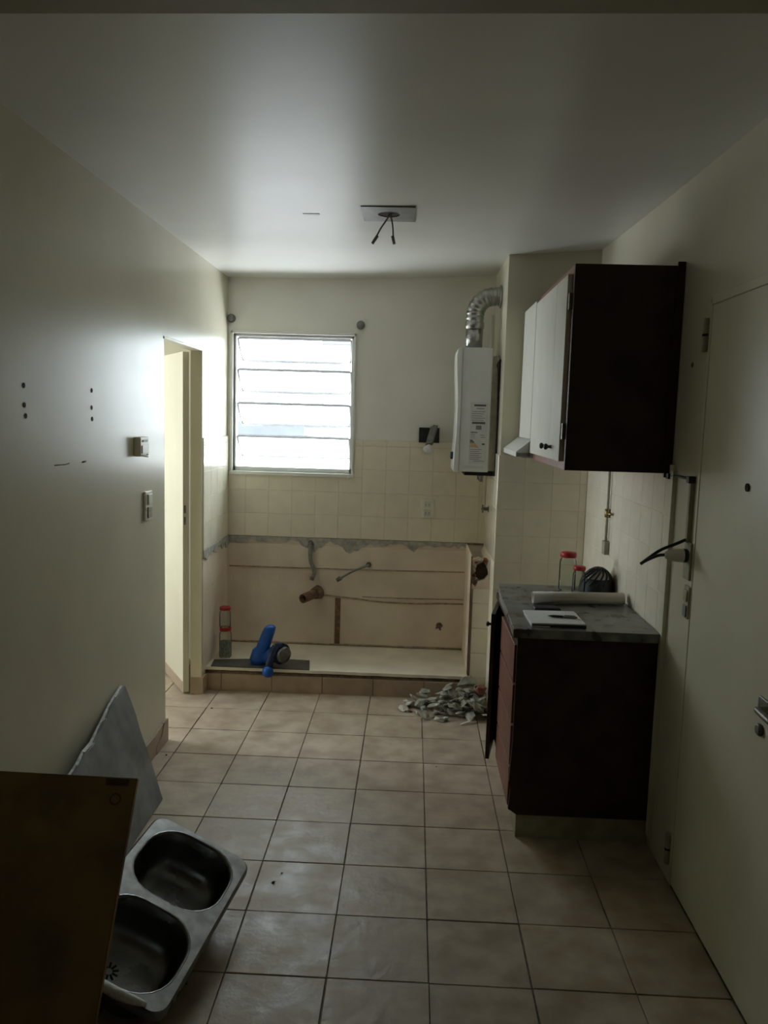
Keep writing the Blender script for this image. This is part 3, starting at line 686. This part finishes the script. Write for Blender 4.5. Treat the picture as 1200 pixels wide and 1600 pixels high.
MB().lathe([(.0008, 0), (.003, .012), (.0048, .022), (.0048, .060)], pa, dpn, 12).build('barrel', 'dark_plastic', t)
MB().lathe([(.0050, .060), (.0050, .108), (.0035, .116)], pa, dpn, 12).build('cap', 'grey_plastic', t)
MB().obox(pa+dpn*.75+V(0, 0, .006), dpn, (0, 1, 0), (0, 0, 1), .020, .002, .0012).build('clip', 'grey_plastic', t)
def jar(c, r, h, label, content=0., group=None):
    x, y, z = c; lh = .022 if h > .14 else .018
    t = thing('glass_jar', c, label, 'jar', group)
    hb = h-lh
    MB().lathe([(r*.3, .0), (r*.92, 0), (r, .006), (r, hb-.03), (r*.97, hb-.018), (r*.80, hb-.004), (r*.80, hb+.008), (r*.76, hb+.008), (r*.76, hb-.006), (r*.93, hb-.022), (r*.955, hb-.034), (r*.955, .010), (r*.88, .005), (r*.3, .005)], (x, y, z+.0005), n=28).build('glass_body', 'jar_glass', t)
    MB().lathe([(r*.93, 0), (r*.97, .002), (r*.97, lh-.004), (r*.92, lh), (.001, lh)], (x, y, z+hb), n=28).build('lid', 'lid_red', t)
    if content: MB().lathe([(.001, .008), (r*.9, .008), (r*.93, .012), (r*.93, content), (.001, content+.004)], (x, y, z), n=24).build('contents', 'jar_content', t)
    return t
jar((.745, 3.735, CT), .039, .180, 'taller glass jar with red lid at the back of the worktop', group='red-lidded jars')
jar((.785, 3.665, CT), .029, .128, 'smaller glass jar with red lid in front of the taller one on the worktop', group='red-lidded jars')
# woven basket
t = thing('woven_basket', (.880, 3.735, CT), 'black open-weave basket overturned at the back of the worktop', 'basket')
bc = V(.880, 3.735, CT); brx, bry, brz = .078, .085, .112
def bp_(a, e, k=1.): return bc+V(brx*k*math.cos(e)*math.cos(a)+.010*math.sin(e), bry*k*math.cos(e)*math.sin(a), brz*k*math.sin(e)**.9 if e > 0 else 0)
li = MB(); es = [0, .2, .4, .6, .8, 1.0, 1.2, 1.4, 1.55]; n = 24
li.rings([[bp_(2*math.pi*i/n, e, .95) for i in range(n)] for e in es], True); li.build('lining', 'basket_lining', t)
lo = MB(); lo.rings([[bp_(2*math.pi*i/n, e, 1.02) for i in range(n)] for e in (0, .15, .3, .45, .58)], True, False)
lo.build('rim_band', 'basket_black', t)
for k in range(15):
    a0_ = 2*math.pi*k/15
    MB().tube([bp_(a0_+.9*e, e, 1.0) for e in (.30, .5, .7, .9, 1.1, 1.3, 1.5)], .0045, 6, 2).build('weave_strand', 'basket_black', t)
for e in (1.3,):
    MB().tube([bp_(2*math.pi*i/20, e, 1.0) for i in range(21)], .005, 6).build('weave_hoop', 'basket_black', t)

# ------------------------------------------------------------------ right wall wiring
t = thing('cable_conduit', (XR, 2.79, 1.20), 'thin conduit from the wall cabinet down to the plugged socket', 'conduit')
MB().tube([(XR-.012, 3.010, 1.448), (XR-.010, 2.90, 1.452), (XR-.008, 2.79, 1.450)], .005, 8, 3).build('cable', 'dark_plastic', t)
bx(XR-.016, XR, 2.772, 2.790, 1.232, 1.452).build('trunking', 'conduit', t, bevel=.002)
bx(XR-.024, XR, 2.768, 2.795, 1.438, 1.462).build('corner_clip', 'dark_plastic', t, bevel=.002)
bx(XR-.024, XR-.002, 2.995, 3.025, 1.436, 1.456).build('end_clip', 'dark_plastic', t, bevel=.002)
t = thing('power_socket', (XR, 2.765, 1.12), 'tall pale socket plate with a plug and looped cable', 'socket')
bx(XR-.012, XR, 2.735, 2.800, 1.105, 1.235).build('plate', 'conduit', t, bevel=.003)
t = thing('plug_cable', (XR-.06, 2.78, 1.18), 'pale plug with a bent black cable in the right wall socket', 'plug')
MB().cyl((XR-.012, 2.768, 1.188), (XR-.024, 2.768, 1.188), .024, n=16).build('plug_base', 'dark_plastic', t)
MB().lathe([(.023, 0), (.024, .012), (.022, .030), (.015, .055), (.010, .064)], (XR-.024, 2.768, 1.188), (-1, .05, 0), 16).build('plug_body', 'white_plastic', t)
MB().tube([(XR-.085, 2.770, 1.188), (XR-.11, 2.775, 1.183), (XR-.145, 2.785, 1.163), (XR-.162, 2.788, 1.150), (XR-.150, 2.788, 1.160), (XR-.10, 2.785, 1.200), (XR-.05, 2.780, 1.225), (XR-.014, 2.781, 1.242)], .0055, 8, 5).build('cable', 'dark_plastic', t)
t = thing('light_switch', (XR, 2.751, .97), 'narrow grey double switch plate above the base cabinet corner', 'switch')
bx(XR-.010, XR, 2.728, 2.775, .972, 1.085).build('plate', 'conduit', t, bevel=.002)
for z in (.998, 1.052): bx(XR-.015, XR-.008, 2.736, 2.768, z-.020, z+.020).build('rocker', 'grey_plastic' if z < 1.02 else 'conduit', t, bevel=.002)
t = thing('gas_pipe', (XR-.01, 3.87, 1.0), 'thin vertical gas pipe with valve ending in a small box above the worktop', 'pipe')
MB().cyl((XR-.022, 3.874, 1.07), (XR-.022, 3.874, 1.46), .0065, n=10).build('pipe', 'conduit', t)
bx(XR-.034, XR-.010, 3.845, 3.900, 1.005, 1.070).build('outlet_box', 'conduit', t, bevel=.003)
MB().cyl((XR-.022, 3.874, 1.185), (XR-.022, 3.874, 1.225), .013, n=10).build('valve_body', 'brass', t)
MB().cyl((XR-.022, 3.80, 1.208), (XR-.022, 3.875, 1.203), .006, n=8).build('valve_lever', 'brass', t)

# ------------------------------------------------------------------ on the ledge
LZ = .140
t = tag(MB().prism([(-1.155, 4.556, LZ), (-.568, 4.556, LZ), (-.590, 4.735, LZ), (-.80, 4.745, LZ), (-1.06, 4.70, LZ), (-1.165, 4.68, LZ)], (0, 0, .006)).build('slate_sheet', 'slate_sheet', bevel=.001), 'thin dark grey sheet lying along the front of the ledge', 'sheet')
jar((-1.115, 4.755, LZ), .037, .190, 'lower red-lidded jar on the left end of the ledge', .10, 'red-lidded jars')
jar((-1.118, 4.755, LZ+.1905), .034, .125, 'upper red-lidded jar stacked on another jar on the ledge', 0, 'red-lidded jars')
LT = LZ+.006
t = thing('power_tool', (-.80, 4.62, LT), 'blue power tool standing on its base at the front of the ledge', 'power tool')
def loft(secs, n=16, pw=2.6):
    """secs: (centre, axis u, axis w, ru, rw)"""
    rr_ = []
    for c, u, w_, ru, rw in secs:
        rg = []
        for i in range(n):
            a = 2*math.pi*i/n; ca, sa = math.cos(a), math.sin(a)
            rg.append(Vector(c)+Vector(u)*(ru*math.copysign(abs(ca)**(2/pw), ca))+Vector(w_)*(rw*math.copysign(abs(sa)**(2/pw), sa)))
        rr_.append(rg)
    return MB().rings(rr_, True)
ux, uy = V(1, 0, .0), V(0, 1, 0)
loft([((-.885, 4.64, LT), ux, uy, .046, .044), ((-.882, 4.64, LT+.03), ux, uy, .058, .048), ((-.870, 4.64, LT+.085), ux, uy, .053, .045), ((-.860, 4.64, LT+.10), ux, uy, .041, .040),
      ((-.847, 4.64, LT+.14), ux, uy, .040, .038), ((-.830, 4.64, LT+.19), ux, uy, .038, .037), ((-.820, 4.64, LT+.220), ux, uy, .034, .033), ((-.815, 4.64, LT+.234), ux, uy, .020, .02)]).build('handle', 'tool_blue', t)
loft([((-.86, 4.63, LT+.045), uy, V(0, 0, 1), .040, .040), ((-.82, 4.63, LT+.055), uy, V(0, 0, 1), .042, .046), ((-.785, 4.63, LT+.065), uy, V(0, 0, 1), .045, .052)]).build('body', 'tool_blue', t)
ga = V(.55, -.45, -.05).normalized()
gc = V(-.745, 4.600, LT+.075)
gu, gw = frame_of(ga)
loft([(gc-ga*.045, gu, gw, .046, .046), (gc-ga*.035, gu, gw, .060, .060), (gc+ga*.008, gu, gw, .064, .064), (gc+ga*.014, gu, gw, .060, .060)], 20, 2).build('collar', 'tool_navy', t)
loft([(gc+ga*.010, gu, gw, .050, .050), (gc+ga*.030, gu, gw, .050, .050), (gc+ga*.040, gu, gw, .044, .044), (gc+ga*.043, gu, gw, .018, .018)], 20, 2).build('end_disc', 'tool_grey', t)
loft([((-.775, 4.575, LT+.135), ux, uy, .018, .015), ((-.790, 4.562, LT+.085), ux, uy, .020, .016), ((-.803, 4.535, LT+.035), ux, uy, .022, .018), ((-.806, 4.522, LT+.012), ux, uy, .018, .015)]).build('guard_arm', 'tool_navy', t)
bx(-.775, -.735, 4.565, 4.600, LT+.128, LT+.146).build('switch_block', 'tool_navy', t, bevel=.004)
MB().ball((-.808, 4.518, LT-.012), .034, .030, .034, 16, 10).build('side_knob', 'tool_blue', t)

# ------------------------------------------------------------------ foreground left: stone slab, sink, board
t = thing('stone_slab', (-1.09, 2.9, 0), 'broken grey stone slab leaning against the left wall', 'stone slab')
xb_, xt_ = -1.010, -1.163
nrm = V(.5, 0, .153).normalized()
def sl(y, z): return V(xb_+(xt_-xb_)*z/.49, y, z+.003)
edge = [(3.185, .0), (3.190, .18), (3.182, .30), (3.190, .36), (3.186, .42), (3.176, .492), (3.150, .489)]
er = random.Random(6); k = 16
brk = [(3.155-(3.155-1.98)*i/k, .489-(.489-.26)*i/k+er.uniform(-.008, .008)) for i in range(1, k+1)]
poly = [sl(y, z) for y, z in [(2.0, 0)]+edge+brk]
MB().prism(poly, -nrm*.022).build('slab', 'marble_slab', t, bevel=.001)
bp2 = MB(); pr = [(3.176, .492), (3.150, .489)]+brk
for i in range(len(pr)-1):
    (ya, za), (yb, zb) = pr[i], pr[i+1]; q1, q2 = sl(ya, za), sl(yb, zb); j1, j2 = er.uniform(.006, .030), er.uniform(.006, .030)
    dn_ = V(0, 0, -1)
    bp2.prism([q1-nrm*.020, q2-nrm*.020, q2+nrm*.0012+dn_*j2, q1+nrm*.0012+dn_*j1], V(0, 0, .007))
bp2.build('broken_edge', 'marble_break', t)

# double bowl sink, tilted against the slab
K = .765
Msk = Matrix(((.91458, .16255, .37029), (-.10918, .98091, -.16094), (-.38938, .10677, .91487)))
cs0 = V(-.89175, 3.08177, -.24683); camp = V(0, 0, CAMH); P0 = camp+(cs0-camp)*K
sink = thing('double_sink', P0, 'stainless steel double bowl sink lying on the floor tiles', 'sink')
def sk(u, v, w_=0.): return P0+Msk @ V(u*K, v*K, w_*K)
def rrect(cu, cv, hu, hv, r, n=7):
    pts = []
    for (sx, sy, a0_) in ((1, 1, 0), (-1, 1, 90), (-1, -1, 180), (1, -1, 270)):
        for i in range(n):
            a = math.radians(a0_+90*i/(n-1)); pts.append((cu+sx*(hu-r)+r*math.cos(a), cv+sy*(hv-r)+r*math.sin(a)))
    return pts
bow = [(0, .0), (0, -.41)]; HU, HV, RR = .200, .190, .150
# deck: plate with two openings (built with a filled bmesh)
def deck():
    bm = bmesh.new()
    loops = [rrect(0, -.205, .224, .412, .055), rrect(*bow[0], HU, HV, RR), rrect(*bow[1], HU, HV, RR)]
    es_ = []
    for lp in loops:
        vs_ = [bm.verts.new(sk(u, v)-P0) for u, v in lp]
        for i in range(len(vs_)): es_.append(bm.edges.new((vs_[i], vs_[(i+1) % len(vs_)])))
    bmesh.ops.triangle_fill(bm, use_beauty=True, use_dissolve=False, edges=es_)
    me = bpy.data.meshes.new('rim_deck'); bmesh.ops.recalc_face_normals(bm, faces=bm.faces); bm.to_mesh(me); bm.free()
    me.materials.append(MATS['stainless_worn']); o = bpy.data.objects.new('rim_deck', me); o.parent = sink; C.objects.link(o)
    s_ = o.modifiers.new('solid', 'SOLIDIFY'); s_.thickness = .0015
deck()
outer = rrect(0, -.205, .224, .412, .055)
def off(pts, cu, cv, ku, kv): return [(cu+(u-cu)*ku, cv+(v-cv)*kv) for u, v in pts]
MB().rings([[sk(u, v, .001) for u, v in outer], [sk(u, v, -.006) for u, v in off(outer, 0, -.205, 1.035, 1.018)], [sk(u, v, -.030) for u, v in off(outer, 0, -.205, 1.05, 1.026)]], True, False).build('rolled_edge', 'stainless', sink)
for (cu, cv) in bow:
    prof = [(0, .000, 0), (.006, -.002, 0), (.010, -.010, 0), (.016, -.06, 0), (.022, -.12, .005), (.034, -.158, .01), (.060, -.178, .01), (.100, -.184, 0)]
    rg = []
    for ins, dz, dr_ in prof:
        rg.append([sk(u, v, dz) for u, v in rrect(cu, cv, HU-ins, HV-ins, max(.03, RR-ins-dr_))])
    cc = sk(cu-.045, cv, -.187)
    rg.append([cc+(p-cc)*.25 for p in rg[-1]])
    mb = MB().rings(rg, True, False)
    base = len(mb.v)-len(rg[-1]); mb.f.append(tuple(base+i for i in range(len(rg[-1])))); mb.sm.append(True)
    b_o = mb.build('bowl', 'stainless', sink)
    so2 = b_o.modifiers.new('solid', 'SOLIDIFY'); so2.thickness = .0015; so2.offset = -1
    nn = (Msk @ V(0, 0, 1)).normalized()
    dr_o = MB().cyl(cc-nn*.004, cc+nn*.003, .034, n=24).build('drain', 'stainless', b_o)
    for i in range(10 if cv < -.1 else 0):
        a = 2*math.pi*i/10; u1 = Msk @ V(math.cos(a), math.sin(a), 0)
        mb2 = MB().obox(cc+u1*.020+nn*.0035, u1, nn.cross(u1), nn, .009, .003, .0006)
        mb2.build('drain_slot', 'black_gap', dr_o)
MB().tube([sk(-.06, -.615, .002), sk(.05, -.622, .005), sk(.16, -.605, .003)], lambda s: .006+.008*math.sin(math.pi*s), 8, 4).build('torn_foil', 'marble_break', sink)

# hardboard cabinet panel in front of the sink
t = thing('cabinet_panel', (-1.0, 1.78, 0), 'large dark brown board with a hinge hole, propped in the left foreground', 'board')
p_t, p_b = V(0, 2.130, .600), V(0, 1.745, .0)
dpl = (p_t-p_b); ln_ = dpl.length; dpl.normalize(); npl = V(0, -dpl.z, dpl.y)        # outward, towards viewer and up
def pb_(x, s, o=0.): return V(x, 1.745, .0)+dpl*s+npl*o
XB0, XB1 = -1.178, -.748
pn = MB().prism([pb_(XB0, .012, 0), pb_(XB1, .012, 0), pb_(XB1, ln_-.0, 0), pb_(XB0, ln_+.004, 0)], -npl*.016)
pn.build('board', 'hardboard', t, bevel=.0015)
def hole(xc, s, r, m, nm):
    n = 24; rings_ = []
    for rad, o in ((r*1.12, .0002), (r*1.12, .0012), (r*.9, .0012), (r*.9, .0002)):
        rings_.append([pb_(xc+rad*math.cos(2*math.pi*i/n), s+rad*math.sin(2*math.pi*i/n), o) for i in range(n)])
    MB().rings(rings_, True, False, True).build(nm, m, t)
hole(-.800, ln_-.058, .014, 'hardboard_edge', 'hinge_hole')
MB().prism([pb_(-.835, ln_-.022, .0008), pb_(-.770, ln_-.022, .0008), pb_(-.770, ln_-.004, .0008), pb_(-.835, ln_-.004, .0008)], npl*.0012).build('notch', 'hardboard_edge', t)
MB().prism([pb_(XB1-.002, .012, .001), pb_(XB1, .012, .001), pb_(XB1, ln_, .001), pb_(XB1-.002, ln_, .001)], npl*.0012).build('edge_band', 'red_wood', t)

# ------------------------------------------------------------------ rubble heap
rb_ = random.Random(21)
def chunk_mesh(sx, sy, sz, m):
    bm = bmesh.new()
    for _ in range(14):
        p = V(rb_.gauss(0, 1), rb_.gauss(0, 1), rb_.gauss(0, 1)).normalized()
        k_ = rb_.uniform(.75, 1.1); bm.verts.new((p.x*sx*k_, p.y*sy*k_, p.z*sz*k_))
    r = bmesh.ops.convex_hull(bm, input=bm.verts)
    bmesh.ops.delete(bm, geom=[g for g in set(r['geom_interior'])|set(r['geom_unused']) if isinstance(g, bmesh.types.BMVert)], context='VERTS')
    me = bpy.data.meshes.new('rubble_chunk'); bm.to_mesh(me); bm.free(); me.materials.append(MATS[m]); return me
shapes = [chunk_mesh(rb_.uniform(.034, .058), rb_.uniform(.026, .044), rb_.uniform(.008, .020), 'rubble_grey') for _ in range(14)]
hm = {}
def heap_h(x, y):
    d = math.hypot((x-.27)/.27, (y-4.37)/.17); return max(0, 1-d)
def put(me, x, y, s, tilt, label, group, name='rubble_chunk', pc=.55):
    from mathutils import Euler
    e = Euler((rb_.uniform(-tilt, tilt), rb_.uniform(-tilt, tilt), rb_.uniform(0, 6.28)))
    M = e.to_matrix(); pts = [M @ (v.co*s) for v in me.vertices]
    lo_ = min(p.z for p in pts); hi_ = max(p.z for p in pts)
    g = .02; cells = {(round((x+p.x)/g), round((y+p.y)/g)) for p in pts} | {(round(x/g), round(y/g))}
    base = sorted(hm.get(c_, 0) for c_ in cells); b = base[min(len(base)-1, int(len(base)*pc))]
    b = min(b, .125*max(0, 1-((x-.30)/.32)**2-((y-4.40)/.21)**2))      # the heap slopes away from its middle
    z = b-lo_ - (.004 if b > 0 else 0)
    o = bpy.data.objects.new(name, me); o.scale = (s, s, s); o.rotation_euler = e; o.location = (x, y, z); C.objects.link(o)
    for c_ in cells: hm[c_] = max(hm.get(c_, 0), z+(hi_)*.55)
    tag(o, label, 'rubble', group); return o
GL = 'broken grey chunk in the rubble heap beside the base cabinet'
n_ = 0
while n_ < 125:
    x = rb_.gauss(.27, .135); y = rb_.gauss(4.355, .09)
    if not (-.02 < x < .47 and 4.19 < y < 4.53 and ((x-.28)/.27)**2+((y-4.37)/.17)**2 < 1.15): continue
    if x > .40 and y > 4.38 and x+.05 > .47: x = .41
    if y > 4.50: continue
    o_ = put(rb_.choice(shapes), x, y, rb_.uniform(.55, 1.05), .5, GL, 'rubble heap', pc=.6); n_ += 1
    zc_ = o_.location.z
    if zc_ > .105: o_['label'] = 'grey rubble chunk lying on top of the rubble heap'
    elif x < .12: o_['label'] = 'grey rubble chunk in the thin left tail of the rubble heap'
    elif y > 4.42: o_['label'] = 'grey rubble chunk at the back of the heap against the ledge'
    elif x > .38: o_['label'] = 'grey rubble chunk at the right of the heap next to the cabinet'
    elif y < 4.31: o_['label'] = 'grey rubble chunk along the front foot of the rubble heap'
    else: o_['label'] = 'grey rubble chunk in the middle of the rubble heap'
    if o_.scale.x > .90: o_['label'] = o_['label'].replace('grey rubble', 'broad grey rubble', 1)
    elif o_.scale.x < .70: o_['label'] = o_['label'].replace('grey rubble', 'small grey rubble', 1)
    else: o_['label'] = o_['label'].replace('grey rubble', 'medium-sized grey rubble', 1)
big = chunk_mesh(.075, .045, .055, 'rubble_grey')
put(big, .355, 4.47, 1.0, .15, 'largest grey cement lump on top of the rubble heap by the stub wall', 'rubble heap', pc=.8)
put(chunk_mesh(.03, .028, .04, 'rubble_grey'), .42, 4.52, 1, .2, 'small upright grey lump against the tiled wall stub', 'rubble heap')
put(chunk_mesh(.055, .035, .035, 'brick_red'), .435, 4.36, 1.0, .2, 'reddish broken brick lump at the right of the rubble heap', 'rubble heap', 'brick_lump', .3)
put(chunk_mesh(.055, .030, .008, 'rubble_pale'), -.005, 4.36, 1.0, .12, 'flat whitish shard at the left tip of the rubble heap', 'rubble heap')
put(chunk_mesh(.040, .026, .010, 'rubble_pale'), .01, 4.44, 1.0, .2, 'small pale shard behind the left tip of the rubble heap', 'rubble heap')
put(chunk_mesh(.070, .030, .007, 'rubble_pale'), .345, 4.185, 1.0, .06, 'flat pale tile shard in front of the rubble heap', 'rubble heap')
# specks of debris on the floor
for k, (x, y, s_) in enumerate(((-.44, 2.62, .010), (-.42, 2.68, .006), (-.60, 2.10, .006), (.16, 3.62, .006), (-1.07, 4.25, .009), (-1.13, 3.62, .009), (.10, 2.45, .005), (-.80, 3.35, .006))):
    me = chunk_mesh(s_, s_*.6, s_*.3, 'dark_hole')
    o = bpy.data.objects.new('debris_speck', me); o.location = (x, y, s_*.3); o.rotation_euler = (0, 0, k); C.objects.link(o)
    tag(o, ('dark leaf-like crumb on the floor tile right of the sink', 'smaller crumb just beyond the leaf-like one right of the sink', 'dark crumb on the floor nearest the viewer beside the sink',
            'faint crumb on the floor near the open cabinet door', 'dark crumb on the floor before the door jamb', 'dark crumb beside the broken skirting end at the doorway',
            'dark crumb on a grout line in the middle of the foreground floor', 'tiny crumb on the floor tiles beyond the stone slab')[k], 'debris', 'floor debris')
